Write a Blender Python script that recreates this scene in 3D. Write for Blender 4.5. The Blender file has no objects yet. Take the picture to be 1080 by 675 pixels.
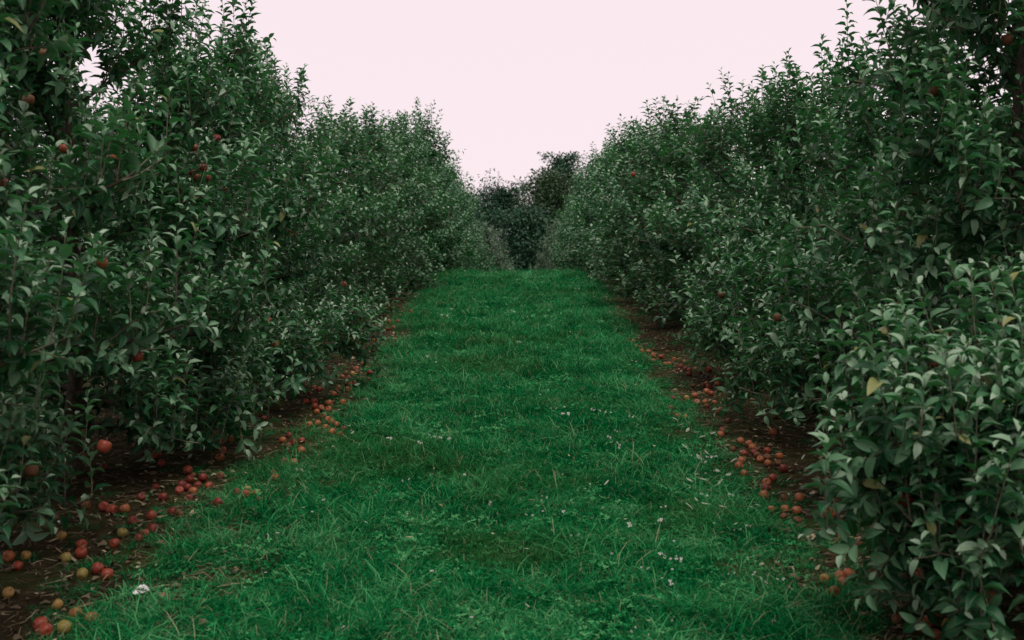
import bpy, math, random
import numpy as np
from mathutils import Matrix, Vector, Euler

# ------------------------------------------------------------------ scene, camera, light
S = bpy.context.scene
C = S.collection
R = math.radians
PXF = 1250.0                      # focal length in photo pixels (1080 wide)
EYE = np.array([0.0, 0.0, 1.70])
PITCH, YAW = R(3.0), R(0.6)

cd = bpy.data.cameras.new('camera')
cam = bpy.data.objects.new('camera', cd); C.objects.link(cam)
cam.location = EYE
cam.rotation_euler = (R(90) - PITCH, 0, YAW)
cd.sensor_width = 36.0
cd.lens = 36.0 * PXF / 1080.0
cd.clip_start = 0.05; cd.clip_end = 2000
cd.dof.use_dof = True; cd.dof.focus_distance = 9.5; cd.dof.aperture_fstop = 4.0
S.camera = cam

SUN_EL, SUN_AZ = 70, 20           # soft overcast light from high up, a little behind the camera's right
w = bpy.data.worlds.new('World'); S.world = w; w.use_nodes = True
nt = w.node_tree; nt.nodes.clear()
out = nt.nodes.new('ShaderNodeOutputWorld'); bg = nt.nodes.new('ShaderNodeBackground')
sky = nt.nodes.new('ShaderNodeTexSky'); sky.sky_type = 'NISHITA'; sky.sun_disc = False
sky.sun_elevation = R(SUN_EL); sky.sun_rotation = R(180 - SUN_AZ)
tc = nt.nodes.new('ShaderNodeTexCoord'); nz = nt.nodes.new('ShaderNodeTexNoise')
nz.inputs['Scale'].default_value = 1.6; nz.inputs['Detail'].default_value = 3
mr = nt.nodes.new('ShaderNodeMapRange'); mr.inputs[3].default_value = 0.94; mr.inputs[4].default_value = 0.985
mx = nt.nodes.new('ShaderNodeMix'); mx.data_type = 'RGBA'
mx.inputs[7].default_value = (6.47, 5.50, 5.79, 1)     # the even pale pink cloud deck
nt.links.new(tc.outputs['Generated'], nz.inputs['Vector'])
nt.links.new(nz.outputs['Fac'], mr.inputs[0]); nt.links.new(mr.outputs[0], mx.inputs[0])
nt.links.new(sky.outputs[0], mx.inputs[6]); nt.links.new(mx.outputs[2], bg.inputs[0])
bg.inputs[1].default_value = 0.1
nt.links.new(bg.outputs[0], out.inputs[0])

sd = bpy.data.lights.new('sun', 'SUN'); sd.energy = 1.5; sd.angle = R(30); sd.color = (1.0, 0.95, 0.92)
sun = bpy.data.objects.new('sun', sd); C.objects.link(sun)
sv = Vector((math.sin(R(SUN_AZ)) * math.cos(R(SUN_EL)), -math.cos(R(SUN_AZ)) * math.cos(R(SUN_EL)), math.sin(R(SUN_EL))))
sun.rotation_euler = sv.to_track_quat('Z', 'Y').to_euler()
sun.location = (0, 0, 20)
S.view_settings.view_transform = 'Standard'; S.view_settings.look = 'None'
S.view_settings.exposure = 0.6; S.view_settings.gamma = 1.0
S.view_settings.use_curve_mapping = False
S.render.engine = 'CYCLES'
S.cycles.max_bounces = 6; S.cycles.transparent_max_bounces = 4

# ------------------------------------------------------------------ terrain height
_ys = np.arange(-150, 900, 0.25)
_t = np.clip((_ys - 17.0) / 14.0, 0, 1); _sm = _t * _t * (3 - 2 * _t)
_sl = 0.06 - 0.098 * _sm
_t2 = np.clip((_ys - 70) / 30.0, 0, 1); _sl = _sl * (1 - _t2)
_t3 = np.clip((-_ys - 10) / 20.0, 0, 1); _sl = _sl * (1 - _t3)
_zs = np.cumsum(_sl) * 0.25; _zs -= np.interp(0, _ys, _zs)
def G(x, y):
    x = np.asarray(x, float); y = np.asarray(y, float)
    z = np.interp(y, _ys, _zs)
    f = np.clip(1 - (np.abs(x) - 6) / 10, 0, 1)
    return z + f * (0.014 * np.sin(x * 2.1 + 0.7 * y) + 0.012 * np.sin(1.7 * y - 1.3 * x + 1.1) + 0.010 * np.sin(3.3 * x + 0.4))
def gz(x, y): return float(G(x, y))

_cm = np.array(cam.rotation_euler.to_matrix())
def ray(px, py):
    d = _cm @ np.array([(px - 540) / PXF, -(py - 337.5) / PXF, -1.0]); return d / d[1]
def at(px, py, d):                 # point seen at a photo pixel, d metres ahead
    return EYE + ray(px, py) * d
def on_ground(px, py):
    r = ray(px, py); d = np.arange(2.5, 60, 0.02)
    P = EYE[None] + r[None] * d[:, None]
    h = P[:, 2] - G(P[:, 0], P[:, 1])
    k = np.argmax(h < 0)
    return P[k] if h[k] < 0 else None
_cmi = _cm.T
def project(P):
    q = (P - EYE) @ _cmi.T
    z = -q[:, 2]; zz = np.where(np.abs(z) < 1e-6, 1e-6, z)
    return 540 + PXF * q[:, 0] / zz, 337.5 - PXF * q[:, 1] / zz, z

# ------------------------------------------------------------------ materials
def mat(name):
    m = bpy.data.materials.new(name); m.use_nodes = True
    n = m.node_tree; b = n.nodes['Principled BSDF']
    return m, n, b
def ramp(n, stops):
    r = n.nodes.new('ShaderNodeValToRGB')
    e = r.color_ramp.elements
    while len(e) < len(stops): e.new(0.5)
    for k, (p, c) in enumerate(stops): e[k].position = p; e[k].color = (*c, 1)
    return r
def noise(n, scale, detail=4, vec=None, rough=0.55):
    t = n.nodes.new('ShaderNodeTexNoise'); t.inputs['Scale'].default_value = scale
    t.inputs['Detail'].default_value = detail; t.inputs['Roughness'].default_value = rough
    if vec is not None: n.links.new(vec, t.inputs['Vector'])
    return t
def mixc(n, a, b, f, mode='MIX'):
    x = n.nodes.new('ShaderNodeMix'); x.data_type = 'RGBA'; x.blend_type = mode
    for s, v in ((6, a), (7, b)):
        if isinstance(v, tuple): x.inputs[s].default_value = (*v, 1)
        else: n.links.new(v, x.inputs[s])
    if isinstance(f, (int, float)): x.inputs[0].default_value = f
    else: n.links.new(f, x.inputs[0])
    return x.outputs[2]
def obj_coord(n, kind='Object'):
    return n.nodes.new('ShaderNodeTexCoord').outputs[kind]
def world_pos(n): return n.nodes.new('ShaderNodeNewGeometry').outputs['Position']

def leaf_material(name, stops, under, transl, rough=0.42, transl_amt=0.20, rib=(0.17, 0.21, 0.12)):
    m, n, b = mat(name)
    a = n.nodes.new('ShaderNodeAttribute'); a.attribute_name = 'leafdata'
    sp = n.nodes.new('ShaderNodeSeparateColor'); n.links.new(a.outputs['Color'], sp.inputs[0])
    r = ramp(n, stops); n.links.new(sp.outputs[0], r.inputs[0])
    # midrib: narrow pale line where |across| is near zero
    mrp = n.nodes.new('ShaderNodeMapRange'); n.links.new(sp.outputs[1], mrp.inputs[0])
    mrp.inputs[1].default_value = 0.0; mrp.inputs[2].default_value = 0.16
    mrp.inputs[3].default_value = 0.55; mrp.inputs[4].default_value = 0.0
    c = mixc(n, r.outputs[0], rib, mrp.outputs[0])
    g = n.nodes.new('ShaderNodeNewGeometry')
    c2 = mixc(n, c, mixc(n, r.outputs[0], under, 0.72), g.outputs['Backfacing'])
    n.links.new(c2, b.inputs['Base Color'])
    b.inputs['Roughness'].default_value = rough
    b.inputs['Specular IOR Level'].default_value = 0.22
    t = n.nodes.new('ShaderNodeBsdfTranslucent'); t.inputs[0].default_value = (*transl, 1)
    ms = n.nodes.new('ShaderNodeMixShader'); ms.inputs[0].default_value = transl_amt
    n.links.new(b.outputs[0], ms.inputs[1]); n.links.new(t.outputs[0], ms.inputs[2])
    n.links.new(ms.outputs[0], n.nodes['Material Output'].inputs[0])
    return m

M = {}
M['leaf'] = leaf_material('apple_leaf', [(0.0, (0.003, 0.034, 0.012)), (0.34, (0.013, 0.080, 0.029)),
                                         (0.66, (0.105, 0.235, 0.115)), (0.94, (0.270, 0.385, 0.255)), (1.0, (0.19, 0.21, 0.07))],  # pale stops hold young leaf colour and leaf highlights together
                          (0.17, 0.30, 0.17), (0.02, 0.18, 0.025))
M['leaf_silver'] = leaf_material('silvery_apple_leaf', [(0.0, (0.08, 0.145, 0.09)), (0.6, (0.15, 0.235, 0.155)), (1.0, (0.22, 0.30, 0.20))],
                          (0.26, 0.30, 0.23), (0.08, 0.16, 0.06))
M['leaf_wood'] = leaf_material('woodland_leaf', [(0.0, (0.010, 0.046, 0.026)), (0.6, (0.026, 0.084, 0.040)), (1.0, (0.050, 0.12, 0.060))],
                          (0.03, 0.09, 0.05), (0.015, 0.08, 0.03))
M['leaf_brown'] = leaf_material('turning_leaf', [(0.0, (0.018, 0.048, 0.020)), (0.6, (0.034, 0.076, 0.030)), (1.0, (0.060, 0.095, 0.036))],
                          (0.04, 0.08, 0.035), (0.03, 0.08, 0.02))
def bark(name, a, b_):
    m, n, b = mat(name)
    v = obj_coord(n); t = noise(n, 26, 6, v); r = ramp(n, [(0.3, a), (0.7, b_)])
    n.links.new(t.outputs[0], r.inputs[0]); n.links.new(r.outputs[0], b.inputs['Base Color'])
    b.inputs['Roughness'].default_value = 0.85; b.inputs['Specular IOR Level'].default_value = 0.15
    bm = n.nodes.new('ShaderNodeBump'); bm.inputs['Strength'].default_value = 0.6; bm.inputs['Distance'].default_value = 0.01
    n.links.new(t.outputs[0], bm.inputs['Height']); n.links.new(bm.outputs[0], b.inputs['Normal'])
    return m
M['bark'] = bark('apple_bark', (0.030, 0.024, 0.016), (0.10, 0.080, 0.056))
M['twig'] = bark('young_shoot_bark', (0.09, 0.088, 0.056), (0.19, 0.175, 0.12))
M['dark_bark'] = bark('woodland_bark', (0.03, 0.027, 0.024), (0.09, 0.08, 0.07))

def grass_material():
    m, n, b = mat('grass_blade')
    a = n.nodes.new('ShaderNodeAttribute'); a.attribute_name = 'leafdata'
    sp = n.nodes.new('ShaderNodeSeparateColor'); n.links.new(a.outputs['Color'], sp.inputs[0])
    oi = n.nodes.new('ShaderNodeObjectInfo')
    ad = n.nodes.new('ShaderNodeMath'); ad.operation = 'MULTIPLY_ADD'
    n.links.new(oi.outputs['Random'], ad.inputs[0]); ad.inputs[1].default_value = 0.5
    n.links.new(sp.outputs[0], ad.inputs[2])
    r = ramp(n, [(0.0, (0.000, 0.048, 0.012)), (0.45, (0.002, 0.125, 0.033)), (0.80, (0.024, 0.225, 0.068)),
                 (1.0, (0.10, 0.33, 0.125))])
    p = world_pos(n)
    tm = noise(n, 2.6, 4, p); am = n.nodes.new('ShaderNodeMath'); am.operation = 'MULTIPLY_ADD'      # mixed sward: darker and lighter patches
    n.links.new(tm.outputs[0], am.inputs[0]); am.inputs[1].default_value = 1.2; n.links.new(ad.outputs[0], am.inputs[2])
    sb = n.nodes.new('ShaderNodeMath'); sb.operation = 'SUBTRACT'; n.links.new(am.outputs[0], sb.inputs[0]); sb.inputs[1].default_value = 0.60
    n.links.new(sb.outputs[0], r.inputs[0])
    t = noise(n, 0.9, 5, p); rr = n.nodes.new('ShaderNodeMapRange'); n.links.new(t.outputs[0], rr.inputs[0])
    rr.inputs[1].default_value = 0.52; rr.inputs[2].default_value = 0.72; rr.inputs[4].default_value = 0.6
    c = mixc(n, r.outputs[0], (0.036, 0.098, 0.022), rr.outputs[0])
    # dry blades: green channel of the attribute
    c = mixc(n, c, (0.25, 0.27, 0.15), sp.outputs[1])
    c = mixc(n, c, (0.60, 0.62, 0.55), sp.outputs[2])      # clover heads
    n.links.new(c, b.inputs['Base Color'])
    b.inputs['Roughness'].default_value = 0.5; b.inputs['Specular IOR Level'].default_value = 0.0
    tr = n.nodes.new('ShaderNodeBsdfTranslucent'); n.links.new(c, tr.inputs[0])
    ms = n.nodes.new('ShaderNodeMixShader'); ms.inputs[0].default_value = 0.25
    n.links.new(b.outputs[0], ms.inputs[1]); n.links.new(tr.outputs[0], ms.inputs[2])
    n.links.new(ms.outputs[0], n.nodes['Material Output'].inputs[0])
    return m
M['grass'] = grass_material()

def ground_material():
    m, n, b = mat('turf_ground')
    p = world_pos(n)
    r = ramp(n, [(0.3, (0.001, 0.025, 0.006)), (0.55, (0.003, 0.075, 0.018)), (0.75, (0.015, 0.080, 0.018))])
    t = noise(n, 7, 8, p, 0.7); n.links.new(t.outputs[0], r.inputs[0])
    n.links.new(r.outputs[0], b.inputs['Base Color']); b.inputs['Roughness'].default_value = 0.9; b.inputs['Specular IOR Level'].default_value = 0.0
    t2 = noise(n, 60, 4, p); bm = n.nodes.new('ShaderNodeBump'); bm.inputs['Distance'].default_value = 0.03
    n.links.new(t2.outputs[0], bm.inputs['Height']); n.links.new(bm.outputs[0], b.inputs['Normal'])
    return m
M['ground'] = ground_material()
def soil_material():
    m, n, b = mat('mossy_soil')
    p = world_pos(n)
    t = noise(n, 9, 10, p, 0.72)
    r = ramp(n, [(0.30, (0.010, 0.007, 0.002)), (0.48, (0.034, 0.025, 0.008)), (0.60, (0.070, 0.050, 0.018)), (0.75, (0.13, 0.10, 0.042))])
    n.links.new(t.outputs[0], r.inputs[0])
    t2 = noise(n, 2.3, 6, p, 0.65); mrr = n.nodes.new('ShaderNodeMapRange'); n.links.new(t2.outputs[0], mrr.inputs[0])
    mrr.inputs[1].default_value = 0.46; mrr.inputs[2].default_value = 0.66; mrr.inputs[4].default_value = 0.8
    c = mixc(n, r.outputs[0], (0.034, 0.056, 0.008), mrr.outputs[0])
    n.links.new(c, b.inputs['Base Color']); b.inputs['Roughness'].default_value = 0.95; b.inputs['Specular IOR Level'].default_value = 0.12
    t3 = noise(n, 45, 8, p, 0.7); bm = n.nodes.new('ShaderNodeBump'); bm.inputs['Distance'].default_value = 0.05
    n.links.new(t3.outputs[0], bm.inputs['Height']); n.links.new(bm.outputs[0], b.inputs['Normal'])
    return m
M['soil'] = soil_material()

def apple_material(name, a, b_, spot, rough=0.38):
    m, n, b = mat(name)
    v = obj_coord(n)
    oi = n.nodes.new('ShaderNodeObjectInfo')
    ad = n.nodes.new('ShaderNodeVectorMath'); ad.operation = 'MULTIPLY_ADD'
    n.links.new(oi.outputs['Location'], ad.inputs[0]); ad.inputs[1].default_value = (7, 7, 7); n.links.new(v, ad.inputs[2])
    t = noise(n, 14, 3, ad.outputs[0]); r = ramp(n, [(0.36, a), (0.64, b_)]); n.links.new(t.outputs[0], r.inputs[0])
    t2 = noise(n, 24, 4, ad.outputs[0]); q = ramp(n, [(0.54, (0, 0, 0)), (0.66, (1, 1, 1))]); n.links.new(t2.outputs[0], q.inputs[0])
    c = mixc(n, r.outputs[0], spot, q.outputs[0])
    n.links.new(c, b.inputs['Base Color']); b.inputs['Roughness'].default_value = rough
    b.inputs['Specular IOR Level'].default_value = 0.25
    return m
AP = {
 'red':    apple_material('red_apple_skin', (0.170, 0.020, 0.013), (0.225, 0.050, 0.022), (0.120, 0.045, 0.020)),
 'dark red': apple_material('dark_red_apple_skin', (0.086, 0.011, 0.008), (0.150, 0.022, 0.012), (0.104, 0.039, 0.018)),
 'orange': apple_material('orange_apple_skin', (0.235, 0.055, 0.020), (0.262, 0.105, 0.036), (0.130, 0.055, 0.022)),
 'yellow': apple_material('yellow_apple_skin', (0.242, 0.166, 0.040), (0.259, 0.133, 0.038), (0.173, 0.111, 0.035)),
 'green':  apple_material('green_apple_skin', (0.126, 0.166, 0.033), (0.242, 0.117, 0.035), (0.150, 0.144, 0.040)),
 'brown':  apple_material('rotting_or_shaded_apple_skin', (0.075, 0.030, 0.012), (0.138, 0.055, 0.020), (0.040, 0.019, 0.009), 0.6),  # rotting windfalls, and hanging apples coloured dark to stand in for shade
}
def plain(name, c, rough=0.8, var=0.25):
    m, n, b = mat(name)
    oi = obj_coord(n); t = noise(n, 18, 4, oi)
    r = ramp(n, [(0.25, tuple(k * (1 - var) for k in c)), (0.75, tuple(min(1, k * (1 + var)) for k in c))])
    n.links.new(t.outputs[0], r.inputs[0]); n.links.new(r.outputs[0], b.inputs['Base Color'])
    b.inputs['Roughness'].default_value = rough
    return m
M['stem'] = plain('apple_stalk', (0.10, 0.065, 0.035))
M['petal'] = plain('white_petal', (0.72, 0.72, 0.68), 0.7, 0.08)
M['flower_stem'] = plain('flower_stalk', (0.05, 0.12, 0.05))
M['pale_leaf'] = plain('pale_fallen_leaf', (0.22, 0.26, 0.18), 0.7, 0.3)
M['tan_leaf'] = plain('tan_fallen_leaf', (0.30, 0.24, 0.13), 0.75, 0.3)
M['brown_leaf'] = plain('brown_fallen_leaf', (0.13, 0.075, 0.04), 0.8, 0.3)
def litter_material():
    m, n, b = mat('dry_straw')
    a = n.nodes.new('ShaderNodeAttribute'); a.attribute_name = 'leafdata'
    sp = n.nodes.new('ShaderNodeSeparateColor'); n.links.new(a.outputs['Color'], sp.inputs[0])
    r = ramp(n, [(0.0, (0.022, 0.015, 0.006)), (0.5, (0.070, 0.050, 0.022)), (0.85, (0.16, 0.125, 0.065)), (1.0, (0.30, 0.26, 0.16))])
    n.links.new(sp.outputs[0], r.inputs[0]); n.links.new(r.outputs[0], b.inputs['Base Color'])
    b.inputs['Roughness'].default_value = 0.9
    return m
M['litter'] = litter_material()

# ------------------------------------------------------------------ mesh helpers
def mesh_from(name, V, faces_list, material, data=None, smooth=True):
    """faces_list: list of int arrays (n,k)."""
    me = bpy.data.meshes.new(name)
    V = np.asarray(V, np.float32)
    me.vertices.add(len(V)); me.vertices.foreach_set('co', V.ravel())
    loops = np.concatenate([f.ravel() for f in faces_list]).astype(np.int32)
    tot = np.concatenate([np.full(len(f), f.shape[1]) for f in faces_list]).astype(np.int32)
    start = np.concatenate([[0], np.cumsum(tot)[:-1]]).astype(np.int32)
    me.loops.add(len(loops)); me.loops.foreach_set('vertex_index', loops)
    me.polygons.add(len(tot)); me.polygons.foreach_set('loop_start', start)
    if data is not None:
        at_ = me.attributes.new('leafdata', 'FLOAT_COLOR', 'POINT')
        at_.data.foreach_set('color', np.asarray(data, np.float32).ravel())
    me.update(calc_edges=True)
    me.polygons.foreach_set('use_smooth', np.full(len(tot), smooth))
    me.materials.append(material)
    return me
def link(name, me, parent=None, loc=(0, 0, 0), **props):
    o = bpy.data.objects.new(name, me); C.objects.link(o); o.location = loc
    if parent is not None: o.parent = parent
    for k, v in props.items(): o[k] = v
    return o
def nrm(v): return v / np.maximum(np.linalg.norm(v, axis=-1, keepdims=True), 1e-9)

class Tubes:
    """collects tapered tubes."""
    def __init__(s): s.V = []; s.F = []; s.n = 0
    def add(s, pts, rad, sides=5):
        pts = np.asarray(pts, float); k = len(pts)
        rad = np.asarray(rad, float) * np.ones(k)
        T = np.gradient(pts, axis=0); T = nrm(T)
        ref = np.array([0.31, 0.17, 0.93]) if abs(T[0][2]) < 0.9 else np.array([0.95, 0.3, 0.1])
        U = nrm(np.cross(T, ref)); W = np.cross(T, U)
        a = np.arange(sides) * 2 * math.pi / sides
        ring = pts[:, None] + rad[:, None, None] * (np.cos(a)[None, :, None] * U[:, None] + np.sin(a)[None, :, None] * W[:, None])
        s.V.append(ring.reshape(-1, 3))
        i = np.arange(k - 1)[:, None] * sides + np.arange(sides)[None]
        j = np.arange(k - 1)[:, None] * sides + (np.arange(sides)[None] + 1) % sides
        s.F.append(np.stack([i, j, j + sides, i + sides], -1).reshape(-1, 4) + s.n)
        s.n += k * sides
    def mesh(s, name, material):
        return mesh_from(name, np.concatenate(s.V), [np.concatenate(s.F)], material)

# ---- leaf templates: unit length along +Y, upper face +Z
def leaf_template(rows, width, curl, fold, twist, wav=0.0):
    t = np.linspace(0, 1, rows + 1)
    wd = width * np.clip(np.sin(math.pi * np.clip(t, 0.02, 1) ** 0.92), 0, 1) ** 0.62; wd[0] = 0.035; wd[-1] = 0.012
    V = []; D = []
    for k in range(rows + 1):
        y = t[k]; zc = -curl * (y ** 1.8); yy = y * (1 - 0.28 * curl * y)
        for sx in (-1, 0, 1):
            x = sx * wd[k]; z = zc + fold * abs(x) + wav * math.sin(5 * y + sx)* abs(sx) * 0.5
            z += twist * x * y
            V.append((x, yy, z)); D.append((abs(sx), y))
    F = []
    for k in range(rows):
        for c in range(2):
            a = k * 3 + c; F.append((a, a + 1, a + 4, a + 3))
    return np.array(V), np.array(F), np.array(D)
rngT = np.random.default_rng(5)
SHAPES = ((0.23, 0.45, 0.75, 0.1, 0.02), (0.26, 0.58, 0.60, -0.2, 0.03), (0.22, 0.30, 0.95, 0.2, 0.02),
          (0.24, 0.70, 0.70, 0.15, 0.03), (0.21, 0.50, 1.05, -0.15, 0.02), (0.26, 0.20, 0.55, 0.25, 0.04))
HI = [leaf_template(3, *p) for p in SHAPES]
FINE = [leaf_template(6, *p) for p in SHAPES]      # for the leaves that are objects of their own
LO = [leaf_template(2, *p) for p in ((0.29, 0.35, 0.45, 0.1), (0.30, 0.55, 0.4, -0.2), (0.27, 0.2, 0.6, 0.2))]

class Leaves:
    def __init__(s): s.P = []; s.T = []; s.N = []; s.L = []; s.t = []
    def add(s, P, T, N, L, tint): s.P.append(P); s.T.append(T); s.N.append(N); s.L.append(L); s.t.append(tint)
    def done(s):
        s.P = np.concatenate(s.P); s.T = nrm(np.concatenate(s.T)); s.N = np.concatenate(s.N)
        s.L = np.concatenate(s.L); s.t = np.clip(np.concatenate(s.t), 0, 1)
        s.N = nrm(s.N - (s.N * s.T).sum(1, keepdims=True) * s.T)
        s.X = np.cross(s.T, s.N)
    def keep(s, m):
        for a in ('P', 'T', 'N', 'L', 't', 'X', 'v'): setattr(s, a, getattr(s, a)[m])

def leaves_mesh(name, lv, templates, material):
    Vs, Fs, Ds, n = [], [], [], 0
    for k, (tv, tf, td) in enumerate(templates):
        m = lv.v % len(templates) == k
        if not m.any(): continue
        P, T, N, X, L = lv.P[m], lv.T[m], lv.N[m], lv.X[m], lv.L[m]
        W = P[:, None] + L[:, None, None] * (tv[None, :, 0:1] * X[:, None] + tv[None, :, 1:2] * T[:, None] + tv[None, :, 2:3] * N[:, None])
        c = len(P); nv = len(tv)
        Vs.append(W.reshape(-1, 3))
        Fs.append((tf[None] + (np.arange(c) * nv)[:, None, None]).reshape(-1, 4) + n)
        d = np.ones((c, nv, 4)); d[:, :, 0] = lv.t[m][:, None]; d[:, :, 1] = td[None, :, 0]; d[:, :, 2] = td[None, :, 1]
        Ds.append(d.reshape(-1, 4)); n += c * nv
    return mesh_from(name, np.concatenate(Vs), [np.concatenate(Fs)], material, np.concatenate(Ds))

UP = np.array([0, 0, 1.0])
def shoot_leaves(lv, rg, pts, spacing, size, tip_open=22, base_open=62, tint0=0.4, start=0.06):
    """leaves spiralling along a shoot, upright at the tip and arching out below"""
    pts = np.asarray(pts); seg = np.linalg.norm(np.diff(pts, axis=0), axis=1); cum = np.concatenate([[0], np.cumsum(seg)])
    Ltot = cum[-1]; n = max(3, int(Ltot * (1 - start) / spacing))
    u = start + (1 - start) * np.linspace(0, 1, n) ** 0.8; s = u * Ltot      # closer set towards the tip
    P = np.stack([np.interp(s, cum, pts[:, k]) for k in range(3)], -1)
    A = nrm(np.stack([np.interp(s, cum, np.gradient(pts[:, k], cum)) for k in range(3)], -1))
    ref = np.array([0.3, 0.9, 0.2]); U = nrm(np.cross(A, ref)); W = np.cross(A, U)
    ph = rg.uniform(0, 6.28) + np.arange(n) * 2.39996 + rg.normal(0, 0.25, n)
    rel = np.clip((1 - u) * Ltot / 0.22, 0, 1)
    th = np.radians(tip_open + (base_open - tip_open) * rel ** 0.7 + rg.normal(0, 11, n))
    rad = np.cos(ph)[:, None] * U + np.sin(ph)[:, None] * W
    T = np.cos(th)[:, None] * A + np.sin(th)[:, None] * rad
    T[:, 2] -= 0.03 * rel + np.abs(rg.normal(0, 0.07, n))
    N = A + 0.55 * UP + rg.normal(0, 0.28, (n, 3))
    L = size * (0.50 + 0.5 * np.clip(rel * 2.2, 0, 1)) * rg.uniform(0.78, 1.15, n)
    tint = tint0 - 0.08 + 0.66 * (1 - rel) ** 1.6 + rg.normal(0, 0.13, n)  # young tips paler, raised further so highlights sit in the leaf colour
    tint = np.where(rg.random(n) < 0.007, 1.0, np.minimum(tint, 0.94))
    P = P + T * 0.012
    lv.add(P, T, N, L, tint)

def curve(rg, p0, d0, length, up=0.0, wig=0.12, n=6):
    d = d0 / np.linalg.norm(d0); P = [np.array(p0, float)]
    for k in range(n):
        d = d + np.array([0, 0, up]) / n + rg.normal(0, wig, 3) / n ** 0.5; d = d / np.linalg.norm(d)
        P.append(P[-1] + d * length / n)
    return np.array(P)

def gen_tree(seed, H, Rad, dens=1.0, leaf=0.089, sides=5, spacing=0.0225, low=0.30, extra=(), top_wide=0.0, nl=27, skirt=0.9):
    """spindle apple tree in local coordinates. returns trunk pts, limb list, twig tubes, leaves"""
    rg = np.random.default_rng(seed)
    sk = [0.45 + 0.50 * skirt, 0.66 + 0.42 * skirt, 1.0 + 0.2 * skirt, 1.28, 1.28]     # how far the skirt may reach at each height
    def rlim(z): return np.interp(z, [0.0, 0.25, 0.6, 1.1, 2.0], sk)
    lv = Leaves(); tw = Tubes(); limbs = []
    k = 9; zt = np.linspace(-0.06, H * 0.90, k)
    wob = np.cumsum(rg.normal(0, 0.018, (k, 2)), axis=0); wob[0] = wob[1] = 0
    trunk = np.column_stack([wob, zt]); tr = np.interp(zt, [0, 0.3, H], [0.062, 0.048, 0.008])
    def trunk_at(z): return np.array([np.interp(z, zt, trunk[:, 0]), np.interp(z, zt, trunk[:, 1]), z])
    def shoot(p, d, L, size=leaf, tint=0.4, draw=True, free=False):
        pts = curve(rg, p, d, L, up=0.25, wig=0.10, n=4)
        if not free and math.hypot(pts[-1][0], pts[-1][1]) > rlim(pts[-1][2]) + 0.04: return
        if draw: tw.add(pts, np.linspace(0.0034, 0.0013, 5), 3)
        shoot_leaves(lv, rg, pts, spacing, size, tint0=tint)
        return pts
    def dress(pts, rad_tip, free=False, frac=0.25):
        seg = np.linalg.norm(np.diff(pts, axis=0), axis=1); cum = np.concatenate([[0], np.cumsum(seg)]); L = cum[-1]
        def pa(s): return np.array([np.interp(s, cum, pts[:, q]) for q in range(3)])
        # laterals
        m = max(3, int(L * (1.2 - frac) / 0.078 * dens))
        for s in np.linspace(frac * L, L, m):
            s = min(L, s + rg.uniform(-0.04, 0.04)); p = pa(s)
            ax = nrm(pa(min(L, s + 0.03)) - pa(max(0, s - 0.05)))
            sd = nrm(np.cross(ax, UP) * rg.choice([-1, 1]) + rg.normal(0, 0.25, 3))
            f = s / L
            d = ax * rg.uniform(0.3, 0.9) + sd * rg.uniform(0.4, 1.0) + UP * rg.uniform(-0.15, 0.5)
            ll = rg.uniform(0.16, 0.42) * (1.1 - 0.35 * f)
            lp = curve(rg, p, d, ll, up=0.15, wig=0.15, n=3)
            if not free and math.hypot(lp[-1][0], lp[-1][1]) > rlim(lp[-1][2]): continue
            tw.add(lp, np.linspace(0.006, 0.003, 4), 3)
            shoot_leaves(lv, rg, lp, spacing * 1.25, leaf, tip_open=45, base_open=80, tint0=0.32, start=0.15)
            for q in range(rg.integers(1, 4)):
                pp = lp[rg.integers(1, 4)]
                if rg.random() < 0.25:
                    dd = UP * 0.05 + nrm(d) * 1.0 + np.array([0, 0, -0.4]) + rg.normal(0, 0.3, 3)
                    shoot(pp, dd, rg.uniform(0.10, 0.22), tint=0.28, free=free)
                else:
                    dd = UP * 1.0 + nrm(d) * 0.26 + rg.normal(0, 0.13, 3)
                    shoot(pp, dd, rg.uniform(0.14, 0.40) * (0.85 + 0.3 * f), tint=0.38, free=free)
        # water sprouts: straight, upright, pale-stemmed
        for s in np.arange(0.38 * L, L, 0.095 / dens):
            p = pa(s); ax = nrm(pa(L) - pa(0)); ax[2] = 0
            ln = rg.uniform(0.24, 0.58)
            sp_ = curve(rg, p, UP + ax * rg.uniform(0.0, 0.32) + rg.normal(0, 0.09, 3), ln, up=0.12, wig=0.05, n=4)
            if not free and math.hypot(sp_[-1][0], sp_[-1][1]) > rlim(sp_[-1][2]) + 0.06: continue
            tw.add(sp_, np.linspace(0.0036, 0.0015, 5), 3)
            shoot_leaves(lv, rg, sp_, spacing * 0.95, leaf * 0.94, tip_open=24, base_open=58, tint0=0.45, start=0.10)
        # spurs: rosettes sitting on the limb
        for s in np.arange(0.12 * L, L, 0.10 / dens):
            p = pa(s); n = rg.integers(4, 7); ph = rg.uniform(0, 6.28) + np.arange(n) * 6.28 / n
            a = nrm(UP * rg.uniform(-0.3, 1) + rg.normal(0, 0.6, 3))
            U = nrm(np.cross(a, np.array([0.2, 0.9, 0.4]))); W = np.cross(a, U)
            T = 0.45 * a + np.cos(ph)[:, None] * U + np.sin(ph)[:, None] * W
            lv.add(np.repeat(p[None], n, 0), T, np.repeat(a[None], n, 0) + 0.5 * UP + rg.normal(0, .2, (n, 3)),
                   leaf * rg.uniform(0.7, 1.1, n), 0.26 + rg.normal(0, 0.12, n))
    # scaffold limbs
    az = rg.uniform(0, 6.28)
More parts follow.
